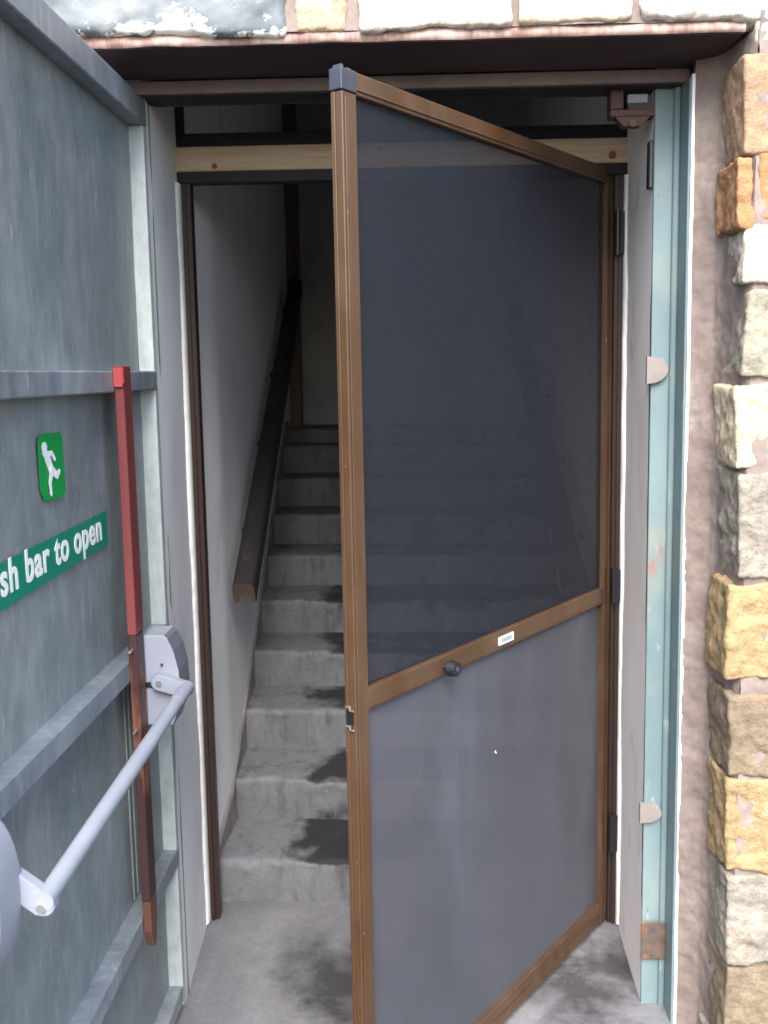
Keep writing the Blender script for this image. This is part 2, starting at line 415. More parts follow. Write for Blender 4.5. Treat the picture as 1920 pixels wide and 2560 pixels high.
# ------------------------------------------------------------------ staircase
st = root('staircase', (0, .74, 0), 'bare concrete staircase with damp dark patches climbing between the walls', 'staircase')
r_, g_, ys_ = .1445, .292, .74
def step_mesh(k, y0, y1, z0, z1):
    bm = bmesh.new()
    nx, seg = 150, []
    x0, x1 = -.84, .66
    prof = []
    for i in range(9): prof.append((y0, z0 + (z1 - .022 - z0) * i / 8))
    for a in range(1, 5): prof.append((y0 + .022 - .022 * math.cos(a * math.pi / 8), z1 - .022 + .022 * math.sin(a * math.pi / 8)))
    for i in range(1, 13): prof.append((y0 + .022 + (y1 - y0 - .022) * i / 12, z1))
    rows = []
    for i in range(nx + 1):
        x = x0 + (x1 - x0) * i / nx; row = []
        for j, (y, z) in enumerate(prof):
            p = Vector((x * 5, y * 5, z * 5 + k))
            d = .005 * noise.noise(p) + .004 * noise.noise(p * 5) - .006 * max(0, noise.noise(p * 3.1 + Vector((9, 1, 2))) - .15) * (1 if 6 <= j <= 14 else .3) + .0015 * noise.noise(p * 16)
            edge = 1.0 if 7 <= j <= 13 else .5
            row.append(bm.verts.new((x, y + d * edge * 1.6, z + d * edge * 1.3)))
        rows.append(row)
    for i in range(nx):
        for j in range(len(prof) - 1):
            bm.faces.new((rows[i][j], rows[i][j + 1], rows[i + 1][j + 1], rows[i + 1][j])).smooth = True
    return bm
for k in range(9):
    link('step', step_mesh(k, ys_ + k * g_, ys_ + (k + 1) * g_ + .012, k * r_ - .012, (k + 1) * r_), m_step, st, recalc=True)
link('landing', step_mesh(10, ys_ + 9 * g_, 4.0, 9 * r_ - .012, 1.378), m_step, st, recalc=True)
# unpainted cement skirting running up beside the steps
bm = bmesh.new(); rows = []
for i in range(121):
    u = i / 120; y = .70 + 2.75 * u; zn = (y - ys_) / g_ * r_ + r_
    top = min(zn, 1.40) + .030 + .022 * noise.noise(Vector((y * 2.5, 1, 7))) + .008 * noise.noise(Vector((y * 14, 3, 7)))
    x = LW(y) + .009
    rows.append([bm.verts.new(p) for p in ((x - .03, y, top + .003), (x, y, top), (x + .003 * noise.noise(Vector((y * 9, 0, 2))), y, top - .03), (x, y, min(zn, 1.40) - .30))])
for i in range(120):
    for j_ in range(3): bm.faces.new((rows[i][j_], rows[i + 1][j_], rows[i + 1][j_ + 1], rows[i][j_ + 1])).smooth = True
link('skirting', bm, varied('grey_cement_skirting', (.17, .16, .16), (.27, .25, .245), 7, .9, (1, 1, 1), (.36, .35, .35), 11, .4, 50), st, recalc=True)

po = tag(B('door_post', -.785, -.705, 3.62, 3.72, 1.37, 3.39, m_post), 'tall narrow red brown post standing on the top landing beside the left wall', 'post')

# ------------------------------------------------------------------ handrails
def handrail(p0, p1, wall_sign, label):
    p0 = Vector(p0); p1 = Vector(p1)
    t_ = root('handrail', p0, label, 'handrail', 'handrails of the stairs')
    d = (p1 - p0).normalized(); side = Vector((1, 0, 0)); up = side.cross(d).normalized()
    if up.z < 0: up = -up
    prof = []
    wd, ht = .038, .042
    for a in range(0, 13):
        an = math.pi * a / 12
        prof.append((wd * math.copysign(abs(math.cos(an)) ** .55, math.cos(an)), .012 + (ht - .012) * math.sin(an) ** .6))
    prof += [(-wd, -.040), (-wd * .6, -.040), (-wd * .6, -.018), (wd * .6, -.018), (wd * .6, -.040), (wd, -.040)]
    bm = bmesh.new()
    fs = prism(bm, prof, side, up, p0, p1 - p0)
    link('rail', bm, m_handrail, t_)
    bm = bmesh.new(); prism(bm, [(x * .97, y * .97) for x, y in prof], side, up, p0 - d * .002, d * .004); link('rail_end', bm, m_railend, t_)
    L = (p1 - p0).length
    for k, s in enumerate((.45, L * .4, L * .64, L * .93)):
        c = p0 + d * s - up * .03
        wx = (LW(c.y) if wall_sign < 0 else RW(c.y))
        bm = bmesh.new()
        cyl(bm, c, (c.x, c.y, c.z - .03), .005, 10); cyl(bm, (c.x, c.y, c.z - .03), (wx, c.y, c.z - .03), .005, 10)
        cyl(bm, (wx, c.y, c.z - .03), (wx - wall_sign * .006, c.y, c.z - .03), .014, 16)
        link('bracket', bm, m_blackp, t_)
handrail((-.600, 1.03, .955), (-.700, 3.45, 2.19), -1, 'dark stained wooden handrail fixed to the white left wall')
handrail((.520, 1.00, .950), (.540, 3.30, 2.02), 1, 'dark handrail on the right wall, seen faintly through the screen mesh')

# ------------------------------------------------------------------ masonry wall
TB = Vector((0, 0, 0))
sw = root('stone_wall', (0, 0, 0), 'rough pale sandstone wall with pink mortar round the doorway', 'wall')
bms = bmesh.new(); cl = bms.loops.layers.float_color.new('Col')
def stone(x0, x1, z0, z1, y0=-.022, y1=.12, col=(.5, .42, .3), cell=.02, rr=.018, rough=1.0, mi=0, cols=None):
    sx, sy, sz = (x1 - x0) / 2, (y1 - y0) / 2, (z1 - z0) / 2
    c = Vector(((x0 + x1) / 2, (y0 + y1) / 2, (z0 + z1) / 2))
    nx, ny, nz = [max(3, int(2 * s / cell)) for s in (sx, sy, sz)]
    vm = {}
    sd = random.random() * 50
    # tilt / wedge of the outline
    k1, k2, k3 = random.uniform(-.05, .05), random.uniform(-.05, .05), random.uniform(-.25, .25)
    def V(i, j, k):
        key = (i, j, k)
        if key in vm: return vm[key]
        p = Vector((-sx + 2 * sx * i / nx, -sy + 2 * sy * j / ny, -sz + 2 * sz * k / nz))
        inner = Vector((max(-sx + rr, min(sx - rr, p.x)), max(-sy + rr, min(sy - rr, p.y)), max(-sz + rr, min(sz - rr, p.z))))
        dd = p - inner
        if dd.length > 0: p = inner + dd.normalized() * min(rr, dd.length) if dd.length > rr else p
        p.x += k1 * p.z; p.z += k2 * p.x; p.y += k3 * p.x * .12
        q = (p + c) * 1.0 + Vector((sd, 0, 0))
        n1 = noise.noise(q * 6) * .009 + noise.noise(q * 22) * .0055 + noise.noise(q * 55) * .0042 + noise.noise(q * 130) * .0024
        vd = noise.voronoi(q * 15)[0]; vp = noise.voronoi(q * 9 + Vector((4, 4, 4)))[0]; r1 = (vd[1] - vd[0]) * -.006 + vp[0] * .012 - .004
        dirn = Vector((p.x / sx, p.y / sy, p.z / sz)); 
        m_ = max(abs(dirn.x), abs(dirn.y), abs(dirn.z)); dirn = Vector([v if abs(v) > .7 * m_ else v * .15 for v in dirn]).normalized()
        p = p + dirn * (n1 - r1) * rough
        v = bms.verts.new(p + c); vm[key] = v; return v
    def F(a, b_, c_, d_):
        f = bms.faces.new((V(*a), V(*b_), V(*c_), V(*d_))); f.smooth = True; f.material_index = mi
        for l in f.loops: l[cl] = (*col, 1)
    for i in range(nx):
        for k in range(nz):
            F((i, 0, k), (i + 1, 0, k), (i + 1, 0, k + 1), (i, 0, k + 1))
    for j in range(ny):
        for k in range(nz):
            F((0, j + 1, k), (0, j, k), (0, j, k + 1), (0, j + 1, k + 1)); F((nx, j, k), (nx, j + 1, k), (nx, j + 1, k + 1), (nx, j, k + 1))
        for i in range(nx):
            F((i, j + 1, 0), (i + 1, j + 1, 0), (i + 1, j, 0), (i, j, 0)); F((i, j, nz), (i + 1, j, nz), (i + 1, j + 1, nz), (i, j + 1, nz))
PALE = (.74, .67, .56); CREAM = (.74, .64, .46); ORG = (.50, .27, .13); YEL = (.46, .34, .18); GRN = (.42, .40, .32); BRN = (.27, .215, .15); GREY = (.36, .335, .285)
quoins = [(.690, .93, 2.140, 2.330, (.46, .30, .19), .6), (.676, .715, 1.985, 2.125, ORG, 1), (.722, .95, 1.997, 2.130, ORG, .8), (.700, .92, 1.872, 1.985, PALE, 1),
          (.700, 1.0, 1.676, 1.852, GRN, 1), (.688, .93, 1.478, 1.652, CREAM, 1), (.700, .97, 1.228, 1.458, GREY, 1), (.682, .80, 1.000, 1.210, YEL, 1),
          (.692, .98, .766, .948, BRN, 1), (.690, .90, .533, .752, YEL, 1), (.698, .95, .306, .520, GREY, 1), (.698, .93, .080, .290, BRN, 1), (.69, .98, -.12, .062, GREY, 1)]
ends = []
for x0, x1, z0, z1, c_, rg in quoins:
    stone(x0 + .003, x1, z0 - .004, z1 + .005, -.030, .126, c_, .0062, .006, rg * 1.0)
# slivers packed into the return
# lintel course
stone(-.800, -.262, 2.398, 2.600, -.03, .12, (.3, .3, .3), .009, .016, 1.1, 1)
stone(-.250, -.135, 2.398, 2.56, -.022, .12, (.66, .54, .38), .008, .01, 1)
stone(-.114, .208, 2.396, 2.58, -.03, .12, (.86, .80, .70), .008, .012, 1.2)
stone(.222, .458, 2.406, 2.575, -.024, .12, (.88, .79, .60), .009, .010, .8)
stone(.480, .760, 2.398, 2.59, -.03, .12, (.86, .83, .77), .008, .014, 1.3)
stone(.775, 1.02, 2.40, 2.56, -.02, .12, PALE, .016, .012, 1)
stone(.712, 1.02, 2.342, 2.390, -.024, .12, (.8, .74, .66), .008, .006, .8)
# rest of the wall, coarser, coursed at random
def field(x0, x1, z0, z1):
    z = z0
    while z < z1 - .05:
        h = min(random.uniform(.13, .24), z1 - z)
        if z1 - z - h < .09: h = z1 - z
        x = x0
        while x < x1 - .06:
            w_ = random.uniform(.18, .42)
            if x1 - x - w_ < .14: w_ = x1 - x
            stone(x, x + w_ - .022, z, z + h - .022, -.02, .1, random.choice((PALE, CREAM, ORG, YEL, GRN, BRN, GREY, GREY, PALE)), .03, .022, 1.1)
            x += w_
        z += h
field(1.03, 2.9, -.1, 3.9)
field(-.85, 1.02, 2.62, 3.9)
field(-2.9, -.88, -.1, 3.9)
for x0, x1, z0, z1 in ((.96, 1.02, 2.14, 2.33), (.975, 1.02, 1.99, 2.12), (.94, 1.02, 1.87, 1.98), (.945, 1.02, 1.49, 1.65), (.99, 1.02, 1.23, 1.45), (.825, 1.01, 1.0, 1.20), (.915, 1.02, .54, .75), (.965, 1.02, .31, .52), (.95, 1.02, .09, .29)):
    stone(x0, x1, z0, z1, -.018, .1, random.choice((PALE, GREY, YEL)), .02, .012)
link('stonework', bms, [m_stone, m_slate], sw, recalc=False)
# mortar bed (a gently lumpy face plus solid body), with its return towards the steel frame
bm = bmesh.new()
def lump_grid(fn, nu, nv, amp, flip=False):
    g = []
    for j in range(nv + 1):
        row = []
        for i in range(nu + 1):
            p, nrm = fn(i / nu, j / nv); p = Vector(p); nrm = Vector(nrm)
            d = amp * (noise.noise(p * 9) + .6 * noise.noise(p * 30) + .3 * noise.noise(p * 80))
            row.append(bm.verts.new(p + nrm * d))
        g.append(row)
    for j in range(nv):
        for i in range(nu):
            q = (g[j][i], g[j][i + 1], g[j + 1][i + 1], g[j + 1][i])
            f = bm.faces.new(q if not flip else q[::-1]); f.smooth = True
lump_grid(lambda u, v: ((.72 + 2.2 * u, -.021, -.12 + 4.02 * v), (0, -1, 0)), 260, 420, .008)
lump_grid(lambda u, v: ((-2.9 + 3.6 * u, -.010, 2.402 + 1.5 * v), (0, -1, 0)), 300, 130, .006)
lump_grid(lambda u, v: ((-2.9 + 2.12 * u, -.002, -.12 + 2.522 * v), (0, -1, 0)), 90, 120, .005)
def ret(u, v):   # rounded corner then return to the bead: from the face at X=.7 back to the frame
    z = -.12 + 2.50 * v
    pts = [(.720, -.023), (.711, -.002), (.708, .04), (.704, .08), (.698, .114), (.688, .136), (.664, .153), (.6425, .166)]
    s = u * (len(pts) - 1); i = min(int(s), len(pts) - 2); f = s - i
    x = pts[i][0] * (1 - f) + pts[i + 1][0] * f; y = pts[i][1] * (1 - f) + pts[i + 1][1] * f
    return (x, y, z), (-.7, -.7, 0)
lump_grid(ret, 34, 520, .0060, True)
box(bm, .74, 2.9, .02, .3, -.12, 3.9); box(bm, -2.9, -.78, .02, .3, -.12, 3.9); box(bm, -.78, .71, .02, .3, 2.41, 3.9)
box(bm, .652, .74, .17, .3, -.12, 2.41)
box(bm, -2.9, -1.0, .3, .7, -.12, 3.9); box(bm, 1.0, 2.9, .3, .7, -.12, 3.9); 
link('mortar', bm, m_mortar, sw, recalc=False)

# ------------------------------------------------------------------ steel lintel
bm = bmesh.new()
g = []
def lint_edge(bm):
    nx = 150
    rows = []
    for i in range(nx + 1):
        x = -.80 + 1.496 * i / nx
        row = []
        for z in (2.380, 2.384, 2.392, 2.404, 2.425):
            d = .004 * noise.noise(Vector((x * 12, z * 30, 1))) + .0015 * noise.noise(Vector((x * 60, z * 60, 4)))
            row.append(bm.verts.new((x, -.012 + d + (.006 if z > 2.4 else 0) + (.004 if z < 2.382 else 0), z + (d * .6 if z > 2.381 else 0))))
        rows.append(row)
    for i in range(nx):
        for j in range(4): bm.faces.new((rows[i][j], rows[i + 1][j], rows[i + 1][j + 1], rows[i][j + 1])).smooth = True
ln = root('steel_lintel', (0, 0, 2.38), 'rust red steel lintel spanning the doorway, smeared with mortar along its front edge', 'lintel')
lint_edge(bm)
link('front_edge', bm, m_lintedge, ln, recalc=False)
B('soffit_plate', -.80, .695, -.006, .2128, 2.378, 2.4, m_lintel, ln, .002)

# ------------------------------------------------------------------ painted steel door frame
fr = root('steel_doorcase', (0, .213, 0), 'pale teal painted steel frame lining the doorway, with a white edge bead', 'door frame')
B('head', -.70, .6455, .213, .300, 2.346, 2.376, varied('dull_painted_head', (.12, .09, .088), (.17, .13, .125), 12, .6), fr, .002)
B('head_underside_shade', -.70, .62, .218, .298, 2.3425, 2.3458, m_black, fr, .0005)  # added near-black plate: shade under the head put in as colour
B('head_stop', -.70, .60, .302, .345, 2.352, 2.405, m_redbr, fr, .002)
bm = bmesh.new()
box(bm, .573, .6315, .252, .262, -.02, 2.345, .0015)
box(bm, .6315, .6365, .172, .262, -.02, 2.345, .0012)
# folded crease along the flange
box(bm, .6165, .6315, .240, .2515, -.02, 2.345, .003)
link('jamb', bm, m_teal, fr)
jl = bmesh.new(); box(jl, -.71, -.648, .262, .275, -.02, 2.345, .0015); link('jamb', jl, m_teal, fr)
bm = bmesh.new(); nz = 160; pr = []
for i in range(nz + 1):
    z = -.02 + 2.37 * i / nz; dx = .0016 * noise.noise(Vector((0, 1, z * 5))) + .0006 * noise.noise(Vector((0, 3, z * 30)))
    pr.append([bm.verts.new((x + dx - .007, y, z)) for x, y in ((.6435, .1745), (.6440, .166), (.6500, .1635), (.6515, .172))])
for i in range(nz):
    for j in range(3): bm.faces.new((pr[i][j], pr[i][j + 1], pr[i + 1][j + 1], pr[i + 1][j]))
link('edge_bead', bm, m_seal, fr, recalc=False)
# lugs of plaster lapping over the flange
def lug(x1, z0, z1, seed):
    bm = bmesh.new(); rnd = random.Random(seed)
    prof = [(.560, z0)]
    steps = [(.15, 0.0), (.28, .35), (.32, .55), (.55, .62), (.6, .9), (.85, 1.0), (1.0, .97), (1.0, .6)]
    base_ = [(0, 0), (.40, .01), (.50, .10), (.72, .13), (.78, .24), (.93, .30), (1.0, .48), (.97, .68), (.84, .76), (.80, .90), (.5, .97), (0, 1.0)]
    pts = [(.560 + (x1 - .560) * (a + (rnd.uniform(-.04, .04) if a > .1 else 0)), z0 + (z1 - z0) * (b_ + (rnd.uniform(-.03, .03) if a > .1 else 0))) for a, b_ in base_]
    prism(bm, pts, (1, 0, 0), (0, 0, 1), (0, .2375, 0), (0, .0145, 0), .0015)
    link('plaster_lug', bm, m_lug, wr)
lug(.612, 1.655, 1.722, 1); lug(.616, .520, .575, 2)
bm = bmesh.new(); box(bm, .566, .632, .233, .2395, .14, .247, .003)
link('hinge_plate', bm, m_rust, fr)
bm = bmesh.new(); box(bm, .5635, .5735, .262, .290, 2.12, 2.23, .002); link('keeper_slot', bm, m_blackp, fr)

lk = root('latch_bracket', (.55, .25, 2.3), 'rusty dark red bolt keeper under the frame head in the top right corner', 'bracket')
bm = bmesh.new(); box(bm, .468, .575, .255, .300, 2.283, 2.300, .002); box(bm, .468, .50, .255, .300, 2.30, 2.35, .002)
prism(bm, [(.50, 2.262), (.54, 2.262), (.565, 2.284), (.48, 2.284)], (1, 0, 0), (0, 0, 1), (0, .258, 0), (0, .03, 0))
link('plate', bm, m_redbr, lk)
bm = bmesh.new(); box(bm, .508, .556, .250, .262, 2.312, 2.332, .002); link('bolt_housing', bm, m_silver, lk)
bm = bmesh.new(); cyl(bm, (.522, .252, 2.268), (.522, .262, 2.268), .009, 14); link('screw_head', bm, m_rust, lk)

# ------------------------------------------------------------------ timber and fanlight frame
tb = root('timber_rail', (0, .64, 2.25), 'bare pine rail fixed across the opening above the screen door', 'timber')
bm = bmesh.new(); box(bm, -.690, .596, .630, .672, 2.254, 2.322, .003); link('plank', bm, m_timber, tb)
for x, z, rx in ((.548, 2.275, .011), (-.565, 2.268, .008), (-.10, 2.305, .006)):
    bm = bmesh.new(); cyl(bm, (x, .6285, z), (x, .631, z), rx, 18); link('knot', bm, m_knot, tb)
fl = root('fanlight_frame', (0, .64, 2.33), 'black frame of the open fanlight above the pine rail', 'window frame')
B('bottom_bar', -.690, .598, .632, .672, 2.324, 2.357, m_black, fl)
B('upright', -.692, -.655, .632, .672, 2.3585, 3.0, m_black, fl)
B('upright', .572, .600, .632, .672, 2.3585, 3.0, m_black, fl)
# ------------------------------------------------------------------ screen frame fixed in the opening
sf = root('aluminium_doorcase', (0, .64, 0), 'dark brown aluminium frame fixed in the opening, which the screen door hangs from', 'door frame')
def channel(x0, x1, z0, z1, name, sgn):
    bm = bmesh.new()
    box(bm, x0, x1, .630, .668, z0, z1, .0015)
    xm = (x0 + x1) / 2
    box(bm, xm - .004, xm + .004, .622, .6295, z0, z1, .001)
    box(bm, (x0 if sgn < 0 else x1 - .004), (x0 + .004 if sgn < 0 else x1), .618, .6295, z0, z1, .001)
    link(name, bm, m_dkbrown, sf)
channel(-.670, -.636, .006, 2.222, 'stile', -1)
channel(.555, .5865, .006, 2.222, 'stile', 1)
B('head_rail', -.678, .5895, .622, .668, 2.2225, 2.2525, m_black, sf)
def bead(x, sgn, seed, wb=.006):
    bm = bmesh.new(); pr = []; nz = 200
    for i in range(nz + 1):
        z = .01 + 2.21 * i / nz
        wd = wb + .0035 * (noise.noise(Vector((seed, 0, z * 6))) + .5 * noise.noise(Vector((seed, 2, z * 28))))
        W_ = LW if sgn < 0 else RW; e1 = .629 - wd * 3.2; e2 = e1 - .004
        pr.append([bm.verts.new(p) for p in ((W_(.629) - sgn * .009, .6285, z), (W_(.62) - sgn * .0085, .616, z), (W_(e1) - sgn * .0055, e1, z), (W_(e2) + sgn * .004, e2, z))])
    for i in range(nz):
        for j in range(3): bm.faces.new((pr[i][j], pr[i][j + 1], pr[i + 1][j + 1], pr[i + 1][j])).smooth = True
    link('sealant_bead', bm, m_seal, sf, recalc=True)
bead(-.6675, -1, 1, .012); bead(.5870, 1, 9)

# ------------------------------------------------------------------ hinged screen door, standing open
A = Vector((-.13, -.33, 0)); Bp = Vector((.553, .630, 0))
sd = root('flyscreen_door', (Bp.x, Bp.y, .02), 'open insect screen door with brown aluminium frame and grey mesh', 'door')
U = (Bp - A); LEN = U.length; U.normalize(); Nn = Vector((U.y, -U.x, 0))       # Nn faces the camera side
def dp(s, n_, z): return A + U * s + Nn * n_ + Vector((0, 0, z))
def dbox(bm, s0, s1, n0, n1, z0, z1, bev=.0015, seg=1, mi=0):
    hexa(bm, [dp(s0, n0, z0), dp(s1, n0, z0), dp(s1, n1, z0), dp(s0, n1, z0), dp(s0, n0, z1), dp(s1, n0, z1), dp(s1, n1, z1), dp(s0, n1, z1)], bev, seg, mi)
def dpart(name, mat, parent, *boxes, bev=.0015):
    bm = bmesh.new()
    for q in boxes: dbox(bm, *q, bev=bev)
    return link(name, bm, mat, parent)
T = -.028
dpart('stile', m_brown, sd, (0, .042, T, 0, .022, 2.196), (.006, .016, 0.0002, .0022, .03, 2.19), (-.0025, -.0002, T + .004, T + .012, .022, 2.196))
dpart('stile', m_brown, sd, (LEN - .040, LEN, T, 0, .022, 2.216), (LEN - .014, LEN - .006, .0002, .002, .03, 2.2))
dpart('top_rail', m_brown, sd, (.0425, LEN - .0405, T + .002, -.002, 2.196, 2.236), (.0425, LEN - .0405, -.0018, .001, 2.203, 2.208))
dpart('bottom_rail', m_dkbrown if False else m_brown, sd, (.0425, LEN - .0405, T + .002, -.002, .022, .088), (.0425, LEN - .0405, -.0018, .001, .05, .054))
mr_ = dpart('mid_rail', m_brown, sd, (.0425, LEN - .0405, T + .002, -.001, 1.020, 1.066), (.0425, LEN - .0405, -.0008, .0012, 1.026, 1.030))
# corner connector standing up out of the stile
cap = dpart('corner_cap', m_cap, sd, (-.002, .0435, T - .001, .001, 2.198, 2.236), (.004, .012, T + .003, -.004, 2.2362, 2.243), (.022, .034, T + .003, -.004, 2.2362, 2.240))
def net(s0, s1, z0, z1, mat, name, seed, nrm=-.014):
    bm = bmesh.new(); ns, nz = 40, 50; g = []
    for j in range(nz + 1):
        row = []
        for i in range(ns + 1):
            u, v = i / ns, j / nz
            sag = math.sin(math.pi * u) * math.sin(math.pi * v)
            d = sag * (.004 * noise.noise(Vector((u * 3, v * 3, seed))) + .003)
            row.append(bm.verts.new(dp(s0 + (s1 - s0) * u, nrm + d, z0 + (z1 - z0) * v)))
        g.append(row)
    for j in range(nz):
        for i in range(ns): bm.faces.new((g[j][i], g[j][i + 1], g[j + 1][i + 1], g[j + 1][i])).smooth = True
    return link(name, bm, mat, sd, recalc=False)
net(.040, LEN - .038, 1.064, 2.198, m_net1, 'upper_mesh', 2)
lo_ = net(.040, LEN - .038, .086, 1.022, m_net2, 'lower_mesh', 6); lo_['label'] = 'denser paler grey mesh of the lower half'
bm = bmesh.new()
for q in ((.545, .549, -.012, -.0095, .760, .766), (.5492, .5525, -.012, -.0098, .757, .7605)): dbox(bm, *q, bev=.0008)
link('pulled_thread', bm, m_wht, lo_)
# knob
bm = bmesh.new()
cyl(bm, dp(.317, -.001, 1.040), dp(.317, .014, 1.040), .008, 16); cyl(bm, dp(.317, .012, 1.040), dp(.317, .032, 1.040), .0185, 24, .016)
kn = link('knob', bm, m_blackp, sd)
bm = bmesh.new(); cyl(bm, dp(.317, .0318, 1.040), dp(.317, .0335, 1.040), .006, 14); link('screw_head', bm, m_cap, kn)
lb = dpart('maker_label', m_wht, sd, (.548, .616, -.0010, .0022, 1.034, 1.054), bev=.0004)
dpart('print', m_labgr, lb, (.556, .607, .0023, .0026, 1.039, 1.050), bev=0)
# latch clips on the free edge
for z in (1.035, .995):
    bm = bmesh.new()
    for q in ((-.006, -.0028, T + .006, T + .018, z, z + .004), (-.006, -.0028, T + .015, T + .018, z - .006, z), (-.006, -.0028, T + .018, T + .026, z - .006, z - .0025)): dbox(bm, *q, bev=.0005)
    link('latch_clip', bm, m_chrome, sd)
dpart('latch_recess', m_blackp, sd, (-.0027, -.0005, T + .006, T + .022, .998, 1.030), bev=0)
for z0, z1 in ((2.005, 2.125), (1.02, 1.12), (.245, .365)):
    bm = bmesh.new(); cyl(bm, (.562, .612, z0), (.562, .612, z1), .0085, 18)
    for f in (.25, .5, .75): cyl(bm, (.562, .612, z0 + (z1 - z0) * f - .001), (.562, .612, z0 + (z1 - z0) * f + .001), .0092, 18)
    box(bm, .556, .580, .6105, .6155, z0 + .003, z1 - .003, .001)
    link('hinge', bm, m_blackp, sd)

# ------------------------------------------------------------------ galvanised fire door, folded back to the left
md = root('fire_door', (-.68, .23, .03), 'open galvanised steel fire door with green exit stickers, folded back on the left', 'door')
XP, XF = -.680, -.643                     # sheet face, rail face
bm = bmesh.new(); ny, nz = 70, 120; g = []
for j in range(nz + 1):
    row = []
    for i in range(ny + 1):
        y = -1.03 + 1.25 * i / ny; z = .03 + 2.27 * j / nz
        row.append(bm.verts.new((XP + .0035 * noise.noise(Vector((y * 2.2, z * 1.6, 4))) + .0008 * noise.noise(Vector((y * 9, z * 9, 2))), y, z)))
    g.append(row)
for j in range(nz):
    for i in range(ny): bm.faces.new((g[j][i], g[j][i + 1], g[j + 1][i + 1], g[j + 1][i])).smooth = True
box(bm, XP - .012, XP - .005, -1.03, .22, .03, 2.3)
link('sheet_panel', bm, m_sheet, md, recalc=False)
bm = bmesh.new(); box(bm, XP - .002, XF, .196, .218, .03, 2.274, .0015)
link('hinge_stile', bm, m_strip, md)
bm = bmesh.new(); box(bm, XP - .004, XF, -1.05, -1.005, .03, 2.274, .002); link('closing_stile', bm, m_rail, md)
def drail(z0, z1, name='cross_rail', y1=.1955, xf=XF):
    bm = bmesh.new(); nn = 60
    for_ = [(XP - .002, z0), (xf - .002, z0), (xf, z0 + .003), (xf, z1 - .003), (xf - .002, z1), (XP - .002, z1)]
    prism(bm, for_, (1, 0, 0), (0, 0, 1), (0, -1.004, 0), (0, 1.004 + y1, 0))
    return link(name, bm, m_rail, md)
drail(2.2745, 2.335, 'top_rail', .218, XF + .002)
drail(1.657, 1.702, 'cross_rail', .212, XF + .0015)
drail(1.022, 1.070, 'cross_rail', .212, XF + .0015)
drail(.415, .462, 'cross_rail', .212, XF + .0015)
drail(.03, .075, 'bottom_rail')
# vertical fold lines beside the rod
bm = bmesh.new()
for y in (-.06, -.03, .0, .03): box(bm, XP - .001, XP + .003, y, y + .006, .47, 1.0, .001)
link('sheet_fold', bm, m_sheet, md)
# rod channel
bm = bmesh.new(); box(bm, XF + .002, XF + .022, -.129, -.072, 1.13, 1.712, .002); rd = link('bolt_cover', bm, m_redrod, md)
bm = bmesh.new(); box(bm, XF + .002, XF + .022, -.127, -.075, .505, 1.1298, .002); link('lower_cover', bm, m_rodlow, rd)
bm = bmesh.new(); prism(bm, [(-.127, .504), (-.075, .504), (-.077, .44), (-.092, .385), (-.108, .385), (-.125, .43)], (0, 1, 0), (0, 0, 1), (XF + .003, 0, 0), (.019, 0, 0), .002)
link('tongue', bm, flat('bare_rust_orange', (.12, .050, .032)), rd)
bm = bmesh.new(); box(bm, XF + .0225, XF + .026, -.141, -.1295, 1.675, 1.708, .001); box(bm, XF + .003, XF + .023, -.137, -.1295, 1.668, 1.708, .001)
link('end_clip', bm, flat('bright_red_paint', (.36, .045, .045)), rd)

# push bar
BX, BZ = -.528, .990
bm = bmesh.new(); cyl(bm, (BX, -.920, BZ - .022), (BX, -.165, BZ + .004), .0145, 32, cap=True); pb = link('push_bar', bm, m_silver, md)
def case(y0, y1, name, label=None):
    prof = [(-.648, .902), (-.588, .902), (-.578, .93), (-.567, .98), (-.570, 1.03), (-.580, 1.075), (-.592, 1.104), (-.600, 1.112), (-.648, 1.112)]
    bm = bmesh.new()
    prism(bm, [(x + .022, z) for x, z in prof], (1, 0, 0), (0, 0, 1), (0, y0, 0), (0, y1 - y0, 0), .003)
    for f in bm.faces:
        if f.normal.x > .2 or True:
            pass
    bmesh.ops.recalc_face_normals(bm, faces=bm.faces)
    for f in bm.faces:
        if abs(f.normal.y) < .5 and f.normal.x > .25: f.material_index = 1
    return link(name, bm, [m_silver, m_cover], pb)
case(-.066, .024, 'end_housing')
bm = bmesh.new(); box(bm, -.624, -.592, -.0695, -.0662, .992, 1.004, 0); link('housing_slot', bm, m_blackp, pb)
for (x, z) in ((-.585, 1.045), (-.612, .998)):
    bm = bmesh.new(); cyl(bm, (x, -.0705, z), (x, -.067, z), .0032, 12); link('housing_screw', bm, m_cap, pb)
# free-end housing: rounder drum seen close to the camera
bm = bmesh.new()
prof = [(-.626, .86)]
for a in range(-9, 10):
    an = a / 9 * math.pi / 2
    prof.append((-.610 + .050 * math.cos(an), .985 + .120 * math.sin(an)))
prof.append((-.626, 1.11))
prof[0] = (-.626, .862)
prism(bm, prof, (1, 0, 0), (0, 0, 1), (0, -.985, 0), (0, .075, 0), .006)
link('end_housing', bm, m_silver, pb, smooth=True)
def arm(y, zc, pivot, end, name='arm'):
    bm = bmesh.new(); a = Vector((pivot[0], y, pivot[1])); e = Vector((end[0], y, end[1]))
    d = (e - a).normalized(); nrm = Vector((-d.z, 0, d.x)); ra, re = .019, .0165
    prof = []
    for k in range(9): an = math.pi / 2 + math.pi * k / 8; prof.append(a + d * (ra * math.cos(an)) + nrm * (ra * math.sin(an)))
    for k in range(9): an = -math.pi / 2 + math.pi * k / 8; prof.append(e + d * (re * math.cos(an)) + nrm * (re * math.sin(an)))
    prism(bm, [(p.x, p.z) for p in prof], (1, 0, 0), (0, 0, 1), (0, y, 0), (0, .020, 0), .003)
    ar = link(name, bm, m_silver, pb)
arm(-.0875, 0, (-.588, 1.008), (BX - .002, BZ + .001))
